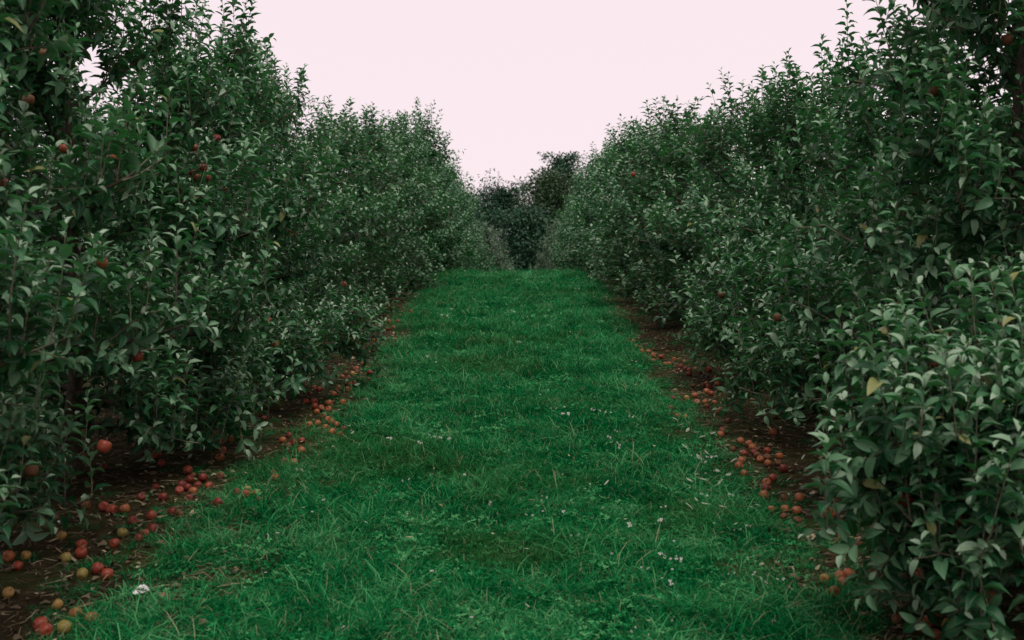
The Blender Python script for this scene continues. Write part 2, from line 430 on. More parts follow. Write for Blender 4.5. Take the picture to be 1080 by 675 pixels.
    for i in range(nl):
        f = (i + rg.uniform(0, 0.6)) / nl
        z = low + (H * 0.80 - low) * f ** 1.15
        az += 2.39996 + rg.normal(0, 0.3)
        prof = (1 - f) ** 0.62 * (1 - top_wide) + top_wide * (1 - 0.3 * f)
        L = Rad * (0.22 + 0.86 * prof) * rg.uniform(0.78, 1.15)
        el = R(-6 + 52 * f + rg.normal(0, 7))
        d = np.array([math.cos(az) * math.cos(el), math.sin(az) * math.cos(el), math.sin(el)])
        pts = curve(rg, trunk_at(z), d, L, up=-0.28 * (1 - f) + 0.12, wig=0.10, n=6)
        r0 = 0.024 * (1 - 0.6 * f)
        bad = np.hypot(pts[:, 0], pts[:, 1]) > rlim(pts[:, 2]); bad[:3] = False
        if bad.any(): pts = pts[:max(3, int(np.argmax(bad)))]
        limbs.append((pts, np.linspace(r0, 0.006, len(pts)))); dress(pts, 0.006)
    for (a, b_, sh) in extra:                 # a: start height, b_: end point, sh: number of upright shoots at its end
        p0 = trunk_at(a); b_ = np.array(b_, float); u = np.linspace(0, 1, 7)[:, None]
        mid = (p0 + b_) / 2 + np.array([0, 0, 0.10])
        pts = (1 - u) ** 2 * p0 + 2 * u * (1 - u) * mid + u ** 2 * b_
        pts[1:-1] += rg.normal(0, 0.012, (5, 3))
        limbs.append((pts, np.linspace(0.018, 0.006, 7)))
        dress(pts, 0.006, True, 0.70)
        for q in range(sh):
            s = pts[-1] + (pts[-2] - pts[-1]) * rg.uniform(0, 1.2)
            shoot(s, UP + rg.normal(0, 0.20, 3), rg.uniform(0.22, 0.42), size=leaf * 1.02, tint=0.48, free=True)
    # leader and upright top shoots
    top = trunk[-1]
    for q in range(int(9 * dens) + 2):
        z = H * rg.uniform(0.68, 0.90); p = trunk_at(z)
        a = rg.uniform(0, 6.28)
        shoot(p, UP + 0.42 * np.array([math.cos(a), math.sin(a), 0]) * rg.uniform(0.3, 1.4), rg.uniform(0.3, 0.62), tint=0.42)
    shoot(top, UP + rg.normal(0, 0.08, 3), H * 0.10 + 0.12, tint=0.45)
    lv.done(); lv.v = rg.integers(0, 6, len(lv.P))
    return trunk, tr, limbs, tw, lv

# ------------------------------------------------------------------ the ground
def lo(y): return np.interp(y, [4, 6, 7.2, 8, 13, 17, 22], [-1.66, -1.6, -1.42, -1.27, -1.30, -1.44, -1.62]) + 0.05 * np.sin(2.9 * y) + 0.04 * np.sin(6.1 * y + 1)
def hi(y): return np.interp(y, [4, 6, 8, 9.5, 12, 18, 22], [1.25, 1.2, 1.17, 1.05, 1.1, 1.16, 1.2]) + 0.04 * np.sin(2.6 * y + 2) + 0.03 * np.sin(5.7 * y)
def sheet(name, xs, ys, material, dz=0.0, edge=None, parent=None):
    X, Y = np.meshgrid(xs, ys)
    if edge is not None: X = edge(X, Y)
    Z = G(X, Y) + dz; n = len(xs)
    i = np.arange(len(ys) - 1)[:, None] * n + np.arange(n - 1)[None]
    F = np.stack([i, i + 1, i + n + 1, i + n], -1).reshape(-1, 4)
    me = mesh_from(name, np.stack([X, Y, Z], -1).reshape(-1, 3), [F], material)
    return link(name, me, parent)
xs = np.unique(np.concatenate([np.linspace(-800, -12, 16), np.arange(-12, 12.01, 0.25), np.linspace(12, 800, 16)]))
ys = np.unique(np.concatenate([np.linspace(-120, -4, 10), np.arange(-4, 60.01, 0.25), np.arange(60, 120, 3), np.linspace(120, 850, 12)]))
g = sheet('ground', xs, ys, M['ground']); g['kind'] = 'structure'
def strip(name, x0, x1):
    nx = 13; u = np.linspace(0, 1, nx)
    def edge(U, Y):
        a = x0 + 0.09 * np.sin(1.9 * Y + x0) + 0.06 * np.sin(4.3 * Y)
        b_ = x1 + 0.09 * np.sin(1.6 * Y + 2 * x1) + 0.06 * np.sin(3.7 * Y + 1)
        return a + (b_ - a) * U
    o = sheet(name, u, np.arange(1.0, 27, 0.2), M['soil'], 0.012, edge); o['kind'] = 'structure'
    return o
strip('soil_strip', -3.95, -1.15); strip('soil_strip', 0.98, 3.7)

# ------------------------------------------------------------------ apple trees
NUM = ['first', 'second', 'third', 'fourth', 'fifth', 'sixth', 'seventh', 'eighth', 'ninth', 'tenth', 'eleventh', 'twelfth',
       'thirteenth', 'fourteenth', 'fifteenth', 'sixteenth', 'seventeenth', 'eighteenth', 'nineteenth', 'twentieth', 'twenty-first', 'twenty-second', 'twenty-third', 'twenty-fourth', 'twenty-fifth', 'twenty-sixth', 'twenty-seventh', 'twenty-eighth', 'twenty-ninth', 'thirtieth']

def apple_mesh(name, material, seed, seg=14):
    rg = np.random.default_rng(seed)
    prof = [(0.0, 0.36), (0.12, 0.40), (0.26, 0.455), (0.40, 0.40), (0.49, 0.22), (0.505, 0.0), (0.46, -0.22), (0.36, -0.40), (0.24, -0.465), (0.11, -0.44), (0.0, -0.40)]
    V = [(0, 0, prof[0][1])]; lob = rg.uniform(0, 6.28); sq = rg.uniform(0.93, 1.04)
    for r, z in prof[1:-1]:
        for k in range(seg):
            a = 2 * math.pi * k / seg
            rr = r * (1 + 0.028 * math.cos(5 * a + lob) * (1 if z < 0 else 0.5) + 0.03 * math.cos(a + lob))
            V.append((rr * math.cos(a), rr * math.sin(a), z * sq))
    V.append((0, 0, prof[-1][1])); m = len(prof) - 2
    T = [(0, 1 + k, 1 + (k + 1) % seg) for k in range(seg)]
    Q = [(1 + j * seg + k, 1 + (j + 1) * seg + k, 1 + (j + 1) * seg + (k + 1) % seg, 1 + j * seg + (k + 1) % seg) for j in range(m - 1) for k in range(seg)]
    e = 1 + (m - 1) * seg; T += [(len(V) - 1, e + (k + 1) % seg, e + k) for k in range(seg)]
    return mesh_from(name, V, [np.array(T), np.array(Q)], material)
APM = {c: [apple_mesh('apple', AP[c], 10 * i + j) for j in range(3)] for i, c in enumerate(AP)}
_st = Tubes(); _st.add([(0, 0, 0.33), (0.02, 0.01, 0.45), (0.06, 0.02, 0.60), (0.09, 0.05, 0.70)], [0.035, 0.028, 0.026, 0.035], 5)
STEM = _st.mesh('stem', M['stem'])

# apples still on the trees: pixel, colour (brown dims red ones, shade put into the skin), lateral depth of the crown face
LEFT_APPLES = [(68, 157, 'red', 6.0), (121, 166, 'orange', 5.8), (183, 158, 'red', 7.6), (205, 156, 'orange', 7.6),
               (214, 177, 'red', 7.7), (203, 183, 'red', 7.65), (208, 188, 'orange', 7.6), (219, 188, 'red', 7.7), (237, 199, 'orange', 7.9),
               (3, 193, 'red', 5.3), (267, 210, 'orange', 9.2), (30, 105, 'brown', 6.0), (47, 57, 'brown', 6.2),
               (310, 248, 'red', 10.0), (304, 243, 'dark red', 10.0), (283, 338, 'red', 8.6), (291, 363, 'orange', 8.6), (145, 376, 'red', 5.4),
               (110, 471, 'red', 4.85), (33, 496, 'brown', 4.75), (108, 278, 'orange', 5.3), (400, 175, 'orange', 17.5), (229, 146, 'dark red', 8.4),
               (302, 190, 'orange', 10.0), (476, 215, 'red', 29.0), (362, 300, 'red', 12.0)]
RIGHT_APPLES = [(985, 96, 'brown', 5.75), (1062, 42, 'brown', 5.8), (985, 382, 'dark red', 5.4), (955, 528, 'red', 4.3), (1013, 547, 'red', 4.2),
                (668, 184, 'red', 16.0), (663, 347, 'red', 14.5), (679, 350, 'dark red', 14.0), (820, 335, 'brown', 7.5), (760, 311, 'brown', 9.2),
                (1043, 630, 'brown', 4.1)]

def add_tree_parts(root, trunk, tr, limbs, tw, lv, split_limbs, templates, leafmat='leaf', shared=None):
    if split_limbs:
        t = Tubes(); t.add(trunk, tr, 9); link('trunk', t.mesh('trunk', M['bark']), root)
        for pts, rad in limbs:
            t = Tubes(); t.add(pts, rad, 6); link('limb', t.mesh('limb', M['bark']), root)
    else:
        t = Tubes(); t.add(trunk, tr, 7)
        for pts, rad in limbs: t.add(pts, rad, 4)
        link('trunk', t.mesh('trunk', M['bark']), root)
    o = link('shoots', tw.mesh('shoots', M['twig']), root); o['kind'] = 'stuff'
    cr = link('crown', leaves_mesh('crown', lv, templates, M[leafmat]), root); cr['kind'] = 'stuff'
    return cr

LEAFMESH = {}
def leaf_mesh(v, tint):
    q = int(round(tint * 6)); key = (v, q)
    if key not in LEAFMESH:
        tv, tf, td = FINE[v]; d = np.ones((len(tv), 4)); d[:, 0] = q / 6; d[:, 1] = td[:, 0]; d[:, 2] = td[:, 1]
        LEAFMESH[key] = mesh_from('leaf', tv, [tf], M['leaf'], d)
    return LEAFMESH[key]

def near_tree(seed, x, y, H, Rad, label, apples, **kw):
    base = np.array([x, y, gz(x, y)])
    root = link('apple_tree', None, loc=base, label=label, category='apple tree', group='apple trees in the two rows')
    root.empty_display_size = 0.3
    trunk, tr, limbs, tw, lv = gen_tree(seed, H, Rad, **kw)
    lv.keep(lv.P[:, 2] > 0.10)
    wp = lv.P + lv.T * lv.L[:, None] * 0.5 + base
    px, py, d = project(wp)
    # the fruit hangs in small openings of the foliage
    for (ax, ay, col, ad) in LEFT_APPLES + RIGHT_APPLES:
        r = 0.5 * 0.060 * PXF / ad
        m = ~(((px - ax) ** 2 + (py - ay) ** 2 < (r * (1.0 if 7.6 <= ad <= 7.72 else 0.66)) ** 2) & (d < ad + 0.03))
        lv.keep(m); wp = wp[m]; px = px[m]; py = py[m]; d = d[m]
    # pick the leaves that show largest
    size = lv.L * PXF / np.maximum(d, 0.1)
    view = nrm(EYE - wp); face = np.abs((lv.N * view).sum(1)) * 0.6 + 0.4
    ins = (px > -10) & (px < 1090) & (py > -10) & (py < 685) & (d > 1)
    cell = {}
    order = np.argsort(d)
    score = np.zeros(len(d))
    for i in order:
        if not ins[i] or size[i] < 9: continue
        c = (int(px[i] // 9), int(py[i] // 9))
        if c not in cell: cell[c] = i; score[i] = size[i] * face[i]
    pick = np.argsort(-score)[:290]; pick = pick[score[pick] > 0]
    for i in pick:
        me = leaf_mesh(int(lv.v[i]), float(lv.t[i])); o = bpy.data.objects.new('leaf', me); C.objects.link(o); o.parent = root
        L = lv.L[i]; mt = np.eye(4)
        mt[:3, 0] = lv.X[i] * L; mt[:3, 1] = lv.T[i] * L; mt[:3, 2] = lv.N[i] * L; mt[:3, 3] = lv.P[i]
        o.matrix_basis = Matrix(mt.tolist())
    m = np.ones(len(d), bool); m[pick] = False; lv.keep(m)
    add_tree_parts(root, trunk, tr, limbs, tw, lv, True, HI)
    hang(root, base, apples)
    return root

rgA = np.random.default_rng(77)
def hang(root, base, apples):
    for (ax, ay, col, ad) in apples:
        p = at(ax, ay, ad) - base
        a = link('apple', APM[col][rgA.integers(0, 3)], root, p)
        dm = rgA.uniform(0.049, 0.060); a.scale = (dm, dm, dm)
        a.rotation_euler = (rgA.normal(0, 0.25), rgA.normal(0, 0.25), rgA.uniform(0, 6.28))
        s = link('stem', STEM, a)

LX, RX = -2.65, 2.50
def take(lst, y0, y1): return [a for a in lst if y0 <= a[3] < y1]
# left row, the near ones, each grown singly
near_tree(11, LX, 4.9, 3.2, 1.22, 'nearest apple tree of the left row, its leafy branches filling the left picture edge', take(LEFT_APPLES, 0, 5.6), low=0.34, skirt=0.6, dens=1.1)
near_tree(12, LX - 0.05, 7.0, 3.5, 1.22, 'second apple tree of the left row, tall with a few red apples', take(LEFT_APPLES, 5.6, 7.2), low=0.24, skirt=0.85, dens=1.15, nl=36,
          extra=((2.3, (0.18, -0.5, 2.72), 5), (2.2, (-0.25, -0.5, 2.6), 4), (0.45, (0.95, 0.15, 0.26), 3), (0.40, (0.90, 0.70, 0.24), 3), (0.5, (0.7, -0.55, 0.32), 3)))
near_tree(13, LX + 0.05, 9.1, 3.0, 1.22, 'third apple tree of the left row, bearing a cluster of red apples high up', take(LEFT_APPLES, 7.2, 9.3), low=0.22, skirt=1.0, dens=1.1,
          extra=((0.55, (1.22, 0.85, 0.34), 1), (0.40, (0.95, -0.55, 0.22), 3), (0.42, (1.05, 0.05, 0.20), 3)))
near_tree(14, LX, 11.2, 3.02, 1.22, 'fourth apple tree of the left row, pointed top against the sky', take(LEFT_APPLES, 9.3, 11.0), low=0.22, skirt=0.55)
# right row, the near ones
R1X, R1Y = 2.25, 4.45
near_tree(21, R1X, R1Y, 1.0, 0.85, 'nearest apple tree of the right row, low and bushy, filling the lower right corner', take(RIGHT_APPLES, 0, 4.7), low=0.24, nl=15, skirt=0.35, dens=1.2,
          extra=[(h, tuple(at(px, py, dd) - np.array([R1X, R1Y, gz(R1X, R1Y)])), n) for h, px, py, dd, n in
                 ((0.60, 930, 480, 4.25, 5), (0.55, 905, 530, 4.4, 3), (0.60, 1030, 525, 4.15, 4), (0.45, 945, 585, 4.5, 2), (0.5, 975, 565, 4.2, 3),
                  (0.4, 1030, 600, 4.0, 4), (0.35, 950, 640, 4.4, 2), (0.35, 1000, 650, 4.15, 2))])
near_tree(22, RX, 6.1, 3.75, 1.06, 'second apple tree of the right row, dark and tall, rising above the upper right corner', take(RIGHT_APPLES, 4.7, 6.6), low=0.24, top_wide=0.55, nl=46, skirt=0.5, dens=1.15)
near_tree(23, RX, 8.2, 2.8, 1.18, 'third apple tree of the right row, half hidden behind the tall dark one', take(RIGHT_APPLES, 6.6, 8.3), low=0.16, skirt=0.85, extra=((0.4, (-1.0, 0.1, 0.24), 2), (0.4, (-0.9, -0.6, 0.26), 2)))
near_tree(24, RX, 10.3, 2.7, 1.18, 'fourth apple tree of the right row, slender shoots along its top', take(RIGHT_APPLES, 8.3, 11), low=0.15, skirt=0.95, extra=((0.4, (-1.0, 0.2, 0.22), 2), (0.4, (-0.95, -0.5, 0.24), 2)))

# farther trees share a few grown shapes
KIND = []
for sd_ in (31, 32, 33, 34):
    trunk, tr, limbs, tw, lv = gen_tree(sd_, 3.0, 1.18, dens=0.9, leaf=0.096, spacing=0.028, low=0.16, skirt=0.95)
    lv.keep(lv.P[:, 2] > 0.08)
    t = Tubes(); t.add(trunk, tr, 7)
    for pts, rad in limbs: t.add(pts, rad, 4)
    KIND.append((t.mesh('trunk', M['bark']), tw.mesh('shoots', M['twig']), leaves_mesh('crown', lv, LO, M['leaf']), leaves_mesh('crown', lv, LO, M['leaf_silver']) if sd_ in (32, 33) else None))
rgP = np.random.default_rng(3)
def far_tree(x, y, H, label, group, rad=1.0, silver=False, kind=None):
    k = KIND[rgP.integers(0, 4) if kind is None else kind]
    root = link('apple_tree', None, loc=(x, y, gz(x, y)), label=label, category='apple tree', group=group)
    root.empty_display_size = 0.3
    root.rotation_euler = (0, 0, rgP.uniform(0, 6.28)); s = H / 3.0; root.scale = (rad, rad, s)
    link('trunk', k[0], root)
    if y < 20: o = link('shoots', k[1], root); o['kind'] = 'stuff'
    o = link('crown', k[3] if silver else k[2], root); o['kind'] = 'stuff'
    return root
GRP = 'apple trees in the two rows'
def row_x(x, y): return x
HL = {13.3: 2.85, 15.4: 2.85, 17.5: 2.9, 19.6: 2.95, 21.7: 3.0, 23.8: 3.1, 25.9: 3.5, 28.0: 3.0, 30.1: 3.1}
def hang_world(root, lst):
    for (ax, ay, col, ad) in lst:
        p = at(ax, ay, ad); bpy.context.view_layer.update()
        loc = root.matrix_world.inverted() @ Vector(p)
        a = link('apple', APM[col][rgA.integers(0, 3)], root, loc)
        dm = rgA.uniform(0.060, 0.070); sc = root.scale; a.scale = (dm / sc[0], dm / sc[1], dm / sc[2])
        link('stem', STEM, a)
n = 5; y = 13.3
while y < 44:
    H = HL.get(round(y, 1), 3.4) + rgP.normal(0, 0.12)
    t = far_tree(LX + 0.22 * min(1, max(0, (y - 12) / 6)) + rgP.normal(0, 0.06), y, H, 'apple tree in the left row, %s counted from the nearest' % NUM[n - 1], GRP, 0.93 + 0.19 * min(1, max(0, (y - 13) / 6)))
    hang_world(t, take(LEFT_APPLES, y - 2.1 + 0.3, y + 0.3) if n > 5 else take(LEFT_APPLES, 11.0, 13.6))
    y = y + 2.1; n += 1
n = 5; y = 12.4
while y < 44:
    H = float(np.interp(y, [12, 16, 20, 24, 29, 36], [2.75, 2.72, 2.85, 3.0, 3.25, 3.4])) + rgP.normal(0, 0.1)
    t = far_tree(RX - 0.26 * min(1, max(0, (y - 11) / 5)) + rgP.normal(0, 0.06), y, H, 'apple tree in the right row, %s counted from the nearest' % NUM[n - 1], GRP, 1.0 + 0.17 * min(1, max(0, (y - 11) / 4)))
    hang_world(t, take(RIGHT_APPLES, y - 2.1 + 0.3, y + 0.3) if n > 5 else take(RIGHT_APPLES, 11.0, 12.7))
    y = y + 2.1; n += 1
# the pale trees closing the alley beyond the crest
far_tree(-1.45, 46.5, 2.45, 'pale silvery apple tree closing the left side of the alley beyond the crest', 'pale trees at the alley end', 1.0, True, 1)
far_tree(1.25, 46.0, 2.5, 'pale silvery pointed apple tree closing the right side of the alley beyond the crest', 'pale trees at the alley end', 0.95, True, 2)
far_tree(-3.0, 49, 3.9, 'green apple tree behind the pale left tree at the alley end', 'trees behind the pale trees', 1.1)
far_tree(3.2, 49, 4.0, 'green apple tree behind the pale right tree at the alley end', 'trees behind the pale trees', 1.1)
# the next rows over, seen through gaps
for sgn, x, word in ((-1, LX - 4.9, 'left'), (1, RX + 4.9, 'right')):
    y = 8.0; n = 0
    while y < 40:
        far_tree(x + rgP.normal(0, 0.08), y, 3.0 + rgP.normal(0, 0.15), 'apple tree of the next row behind the %s row, %s from the near end' % (word, NUM[n]), 'next row behind the %s row' % word, 1.1)
        y += 2.3; n += 1

# ------------------------------------------------------------------ woodland trees beyond the crest
def clump_tree(name, label, cat, x, y, H, crown, leafmat, seed, layered=False, leaf=0.19, n_leaf=11500, trunk_r=0.25):
    rg = np.random.default_rng(seed); base = (x, y, gz(x, y) - 0.05)
    root = link(name, None, loc=base, label=label, category=cat, group='woodland trees beyond the orchard'); root.empty_display_size = 0.5
    t = Tubes(); k = 8; zt = np.linspace(0, H * 0.93, k); tp = np.column_stack([np.cumsum(rg.normal(0, 0.06, (k, 2)), 0), zt]); tp[0, :2] = 0
    t.add(tp, np.linspace(trunk_r, 0.03, k), 8)
    lv = Leaves(); cl = []
    nl = 30 if layered else 26
    for i in range(nl):
        f = (i + rg.uniform(0, 0.7)) / nl; z0 = H * (0.18 + 0.74 * f); az = i * 2.4 + rg.normal(0, 0.4)
        prof = math.sin(math.pi * min(1, 0.22 + 0.80 * f)) ** 0.6 if not layered else (1 - 0.55 * f) * rg.uniform(0.6, 1.15)
        L = crown * prof * rg.uniform(0.75, 1.1)
        p0 = np.array([np.interp(z0, zt, tp[:, 0]), np.interp(z0, zt, tp[:, 1]), z0])
        el = R((8 if layered else 25 + 30 * f) + rg.normal(0, 8))
        d = np.array([math.cos(az) * math.cos(el), math.sin(az) * math.cos(el), math.sin(el)])
        pts = curve(rg, p0, d, L, up=0.1, wig=0.12, n=5); t.add(pts, np.linspace(0.07, 0.02, 6), 4)
        for q in range(7 if layered else 6):
            c = pts[rg.integers(2, 6)] + rg.normal(0, 0.28, 3) * np.array([1, 1, 0.5])
            cl.append((c, rg.uniform(0.50, 0.95) * (0.75 if layered else 1.0), 0.45 if layered else 0.8))
    per = n_leaf // len(cl)
    for c, r, flat in cl:
        v = nrm(rg.normal(0, 1, (per, 3))) * (rg.random(per) ** 0.45)[:, None] * r; v[:, 2] *= flat
        T = nrm(v + rg.normal(0, 0.25, (per, 3))); T[:, 2] -= 0.1
        lv.add(c + v, T, UP + rg.normal(0, 0.5, (per, 3)), leaf * rg.uniform(0.6, 1.2, per), 0.45 + rg.normal(0, 0.2, per))
    lv.done(); lv.v = rg.integers(0, 3, len(lv.P))
    link('trunk', t.mesh('trunk', M['dark_bark']), root)
    cr = link('crown', leaves_mesh('crown', lv, LO, M[leafmat]), root); cr['kind'] = 'stuff'
def wood(px, d, ytop, **kw):
    p = at(px, 272, d); H = 1.7 + (272 - ytop) * d / PXF - gz(p[0], d)
    return dict(x=float(p[0]), y=d, H=H, **kw)
clump_tree('pine_tree', 'tall dark pine tree with layered crown standing beyond the right row', 'pine tree', leafmat='leaf_wood', seed=41, layered=True, leaf=0.20, n_leaf=11000, **wood(596, 74, 154, crown=2.5))
clump_tree('oak_tree', 'dark round broadleaf tree beyond the crest, left of the pine', 'tree', leafmat='leaf_wood', seed=42, **wood(531, 78, 197, crown=3.1))
clump_tree('oak_tree', 'brownish round tree standing in front of the pine', 'tree', leafmat='leaf_brown', seed=43, n_leaf=9500, **wood(584, 66, 180, crown=2.3))
clump_tree('oak_tree', 'low dark tree filling the gap at the end of the alley', 'tree', leafmat='leaf_wood', seed=44, n_leaf=8000, **wood(553, 62, 226, crown=1.9))
clump_tree('oak_tree', 'dark tree behind the left row end, partly hidden', 'tree', leafmat='leaf_wood', seed=45, n_leaf=5500, **wood(494, 84, 205, crown=3.2))
clump_tree('oak_tree', 'dark tree behind the right row end, right of the pine', 'tree', leafmat='leaf_wood', seed=46, n_leaf=5500, **wood(640, 82, 190, crown=3.2))
for k, px in enumerate((455, 690, 565, 515)):
    clump_tree('oak_tree', ('distant dark tree hidden behind the left row', 'distant dark tree hidden behind the right row',
               'distant dark tree seen between the pine and the round tree', 'distant dark tree seen behind the round tree')[k], 'tree', leafmat='leaf_wood', seed=50 + k, n_leaf=4500, **wood(px, 95 + 3 * k, 218, crown=3.6))

# ------------------------------------------------------------------ grass
def tuft(seed, n, h, spread, wid, lean, dry=0.018, curl=0.5, tint=0.26):
    rg = np.random.default_rng(seed); r = spread * np.sqrt(rg.random(n)); a = rg.uniform(0, 6.28, n)
    B = np.column_stack([r * np.cos(a), r * np.sin(a), np.full(n, -0.006)])
    az = rg.uniform(0, 6.28, n); ln = np.abs(rg.normal(0, lean, n)) + 0.1; L = h * rg.uniform(0.5, 1.15, n)
    D = np.column_stack([np.cos(az), np.sin(az), np.zeros(n)]); SD = np.column_stack([-np.sin(az), np.cos(az), np.zeros(n)])
    V = []; cu = curl * rg.uniform(0.4, 1.4, n)
    for u, ww in ((0, 0.7), (0.35, 1.0), (0.72, 0.75)):
        ang = ln + cu * u; P = B + L[:, None] * u * (np.sin(ang)[:, None] * D + np.cos(ang)[:, None] * UP)
        for s in (-1, 1): V.append(P + s * ww * wid * 0.5 * SD)
    ang = ln + cu; V.append(B + L[:, None] * (np.sin(ang)[:, None] * D + np.cos(ang)[:, None] * UP))
    V = np.stack(V, 1)
    i = np.arange(n)[:, None] * 7
    Q = np.concatenate([i + np.array([[0, 1, 3, 2]]), i + np.array([[2, 3, 5, 4]])]); T = i + np.array([[4, 5, 6]])
    d = np.ones((n, 7, 4)); d[:, :, 2] = 0; d[:, :, 0] = np.clip(tint + rg.normal(0, 0.24, n), 0, 1.0)[:, None]; d[:, :, 1] = (rg.random(n) < dry)[:, None] * 0.9
    return V.reshape(-1, 3), [Q, T], d.reshape(-1, 4)
def clover(seed, n, h, spread, size):
    rg = np.random.default_rng(seed); V = []; F = []; D = []; k = 0
    for i in range(n):
        r = spread * math.sqrt(rg.random()); a = rg.uniform(0, 6.28); z = h * rg.uniform(0.5, 1.0); c = np.array([r * math.cos(a), r * math.sin(a), z])
        a0 = rg.uniform(0, 6.28); tint = np.clip(rg.normal(0.5, 0.2), 0, 0.9); tl = rg.normal(0, 0.3, 2)
        s = size * rg.uniform(0.7, 1.2)
        for q in range(3):
            b = a0 + q * 2.094; u = np.array([math.cos(b), math.sin(b), 0]); v_ = np.array([-math.sin(b), math.cos(b), 0])
            for f, wv in ((0.0, 0.0), (0.6, 0.42), (1.0, 0.0), (0.6, -0.42)):
                p = c + s * (u * f + v_ * wv); p[2] += (p - c)[:2] @ tl + 0.15 * s * f; V.append(p); D.append((tint, 0, 0, 1))
            F.append((k, k + 3, k + 2, k + 1)); k += 4
    return np.array(V), [np.array(F)[:, ::-1]], np.array(D)
def clover_heads(seed, n):
    rg = np.random.default_rng(seed); V, F, D = clover(seed, 16, 0.045, 0.07, 0.012); V = list(V); F = list(F[0]); D = list(D); k = len(V)
    for i in range(n):
        c = np.array([rg.normal(0, 0.03), rg.normal(0, 0.03), rg.uniform(0.05, 0.075)]); s = rg.uniform(0.006, 0.010)
        for j in range(11):
            u = nrm(rg.normal(0, 1, 3) + UP * 0.5); v = nrm(np.cross(u, [0.3, 0.5, 0.8])) * 0.4
            V += [c, c + s * (0.6 * u + v), c + s * 1.1 * u, c + s * (0.6 * u - v)]; D += [(0.9, 0, 1, 1)] * 4; F.append((k, k + 1, k + 2, k + 3)); k += 4
    return np.array(V), [np.array(F)], np.array(D)
TC = bpy.data.collections.new('grass_tuft_sources')
specs = []
for k in range(5): specs.append(tuft(100 + k, 58, 0.072, 0.075, 0.0028, 0.55, curl=0.8))          # 0-4 mown turf
for k in range(3): specs.append(tuft(110 + k, 44, 0.16, 0.060, 0.0030, 0.50, curl=1.2, tint=0.38))  # 5-7 longer tufts
for k in range(2): specs.append(clover(120 + k, 26, 0.045, 0.085, 0.013))                         # 8-9 clover
for k in range(2): specs.append(tuft(130 + k, 20, 0.085, 0.08, 0.0018, 0.8, dry=0.5, curl=0.9, tint=0.85))     # 10-11 dry
for k in range(2): specs.append(tuft(140 + k, 13, 0.085, 0.03, 0.014, 0.85, dry=0.0, curl=1.2, tint=0.5))  # 12-13 broad weeds
for k in range(2): specs.append(clover_heads(150 + k, 1 + k))                                         # 14-15 clover in flower
for k, (V, F, d) in enumerate(specs):
    o = bpy.data.objects.new('grass_tuft_%02d' % k, mesh_from('grass_tuft', V, F, M['grass'], d)); TC.objects.link(o)
rgG = np.random.default_rng(9)
PX, PY, IDX, SCL = [], [], [], []
def scatter(y0, y1, per, big):
    n = int(per * (y1 - y0) * 4.4); x = rgG.uniform(-2.3, 2.1, n); y = rgG.uniform(y0, y1, n)
    e = np.minimum(x - lo(y), hi(y) - x)                       # distance inside the lawn edge
    nzv = 0.5 + 0.25 * np.sin(x * 5.1 + 2.3 * y) + 0.25 * np.sin(3.1 * x - 4.7 * y + 1)
    keep = rgG.random(n) < np.clip(0.14 + (e + 0.24) / 0.48, 0.09, 1.0) * np.where(e < -0.45, 0.4, 1)
    x, y, e, nzv = x[keep], y[keep], e[keep], nzv[keep]; n = len(x)
    r = rgG.random(n); idx = rgG.integers(0, 5, n)
    idx = np.where((e < 0.35) & (r < 0.40) & (e > -0.25), rgG.integers(5, 8, n), idx)
    idx = np.where((e >= 0.35) & (r < 0.09 + 0.16 * (nzv > 0.66)), rgG.integers(5, 8, n), idx)
    idx = np.where((r > 0.80) & (nzv < 0.5), rgG.integers(8, 10, n), idx)
    idx = np.where(r > 0.955, rgG.integers(10, 12, n), idx); idx = np.where((r > 0.94) & (r <= 0.955), rgG.integers(12, 14, n), idx)
    idx = np.where((rgG.random(n) < 0.010 + 0.026 * (x > 0.4) * (y < 9)) & (e > 0.05), rgG.integers(14, 16, n), idx)
    sc = big * rgG.uniform(0.7, 1.25, n) * np.where(e < -0.05, 0.7, 1.0) * (0.72 + 0.62 * nzv)
    PX.append(x); PY.append(y); IDX.append(idx); SCL.append(sc)
scatter(3.2, 7.0, 500, 0.92); scatter(7.0, 12.0, 300, 1.05); scatter(12.0, 20.0, 170, 1.3); scatter(20.0, 31.0, 125, 1.6)
PX, PY, IDX, SCL = map(np.concatenate, (PX, PY, IDX, SCL)); n = len(PX)
me = bpy.data.meshes.new('grass'); me.vertices.add(n)
me.vertices.foreach_set('co', np.column_stack([PX, PY, G(PX, PY) + np.where((PX < lo(PY)) | (PX > hi(PY)), 0.012, 0)]).astype(np.float32).ravel())
a = me.attributes.new('pick', 'INT', 'POINT'); a.data.foreach_set('value', IDX.astype(np.int32))
a = me.attributes.new('size', 'FLOAT', 'POINT'); a.data.foreach_set('value', SCL.astype(np.float32))
rot = np.column_stack([rgG.normal(0, 0.10, n), rgG.normal(0, 0.10, n), rgG.uniform(0, 6.28, n)])
a = me.attributes.new('turn', 'FLOAT_VECTOR', 'POINT'); a.data.foreach_set('vector', rot.astype(np.float32).ravel())
grass = link('grass', me, label='green mown grass covering the alley between the tree rows', category='grass', kind='stuff')
me.materials.append(M['grass'])
ng = bpy.data.node_groups.new('grass_scatter', 'GeometryNodeTree')
ng.interface.new_socket('Geometry', in_out='INPUT', socket_type='NodeSocketGeometry'); ng.interface.new_socket('Geometry', in_out='OUTPUT', socket_type='NodeSocketGeometry')
gi = ng.nodes.new('NodeGroupInput'); go = ng.nodes.new('NodeGroupOutput'); ip = ng.nodes.new('GeometryNodeInstanceOnPoints')
ci = ng.nodes.new('GeometryNodeCollectionInfo'); ci.inputs['Collection'].default_value = TC
ci.inputs['Separate Children'].default_value = True; ci.inputs['Reset Children'].default_value = True
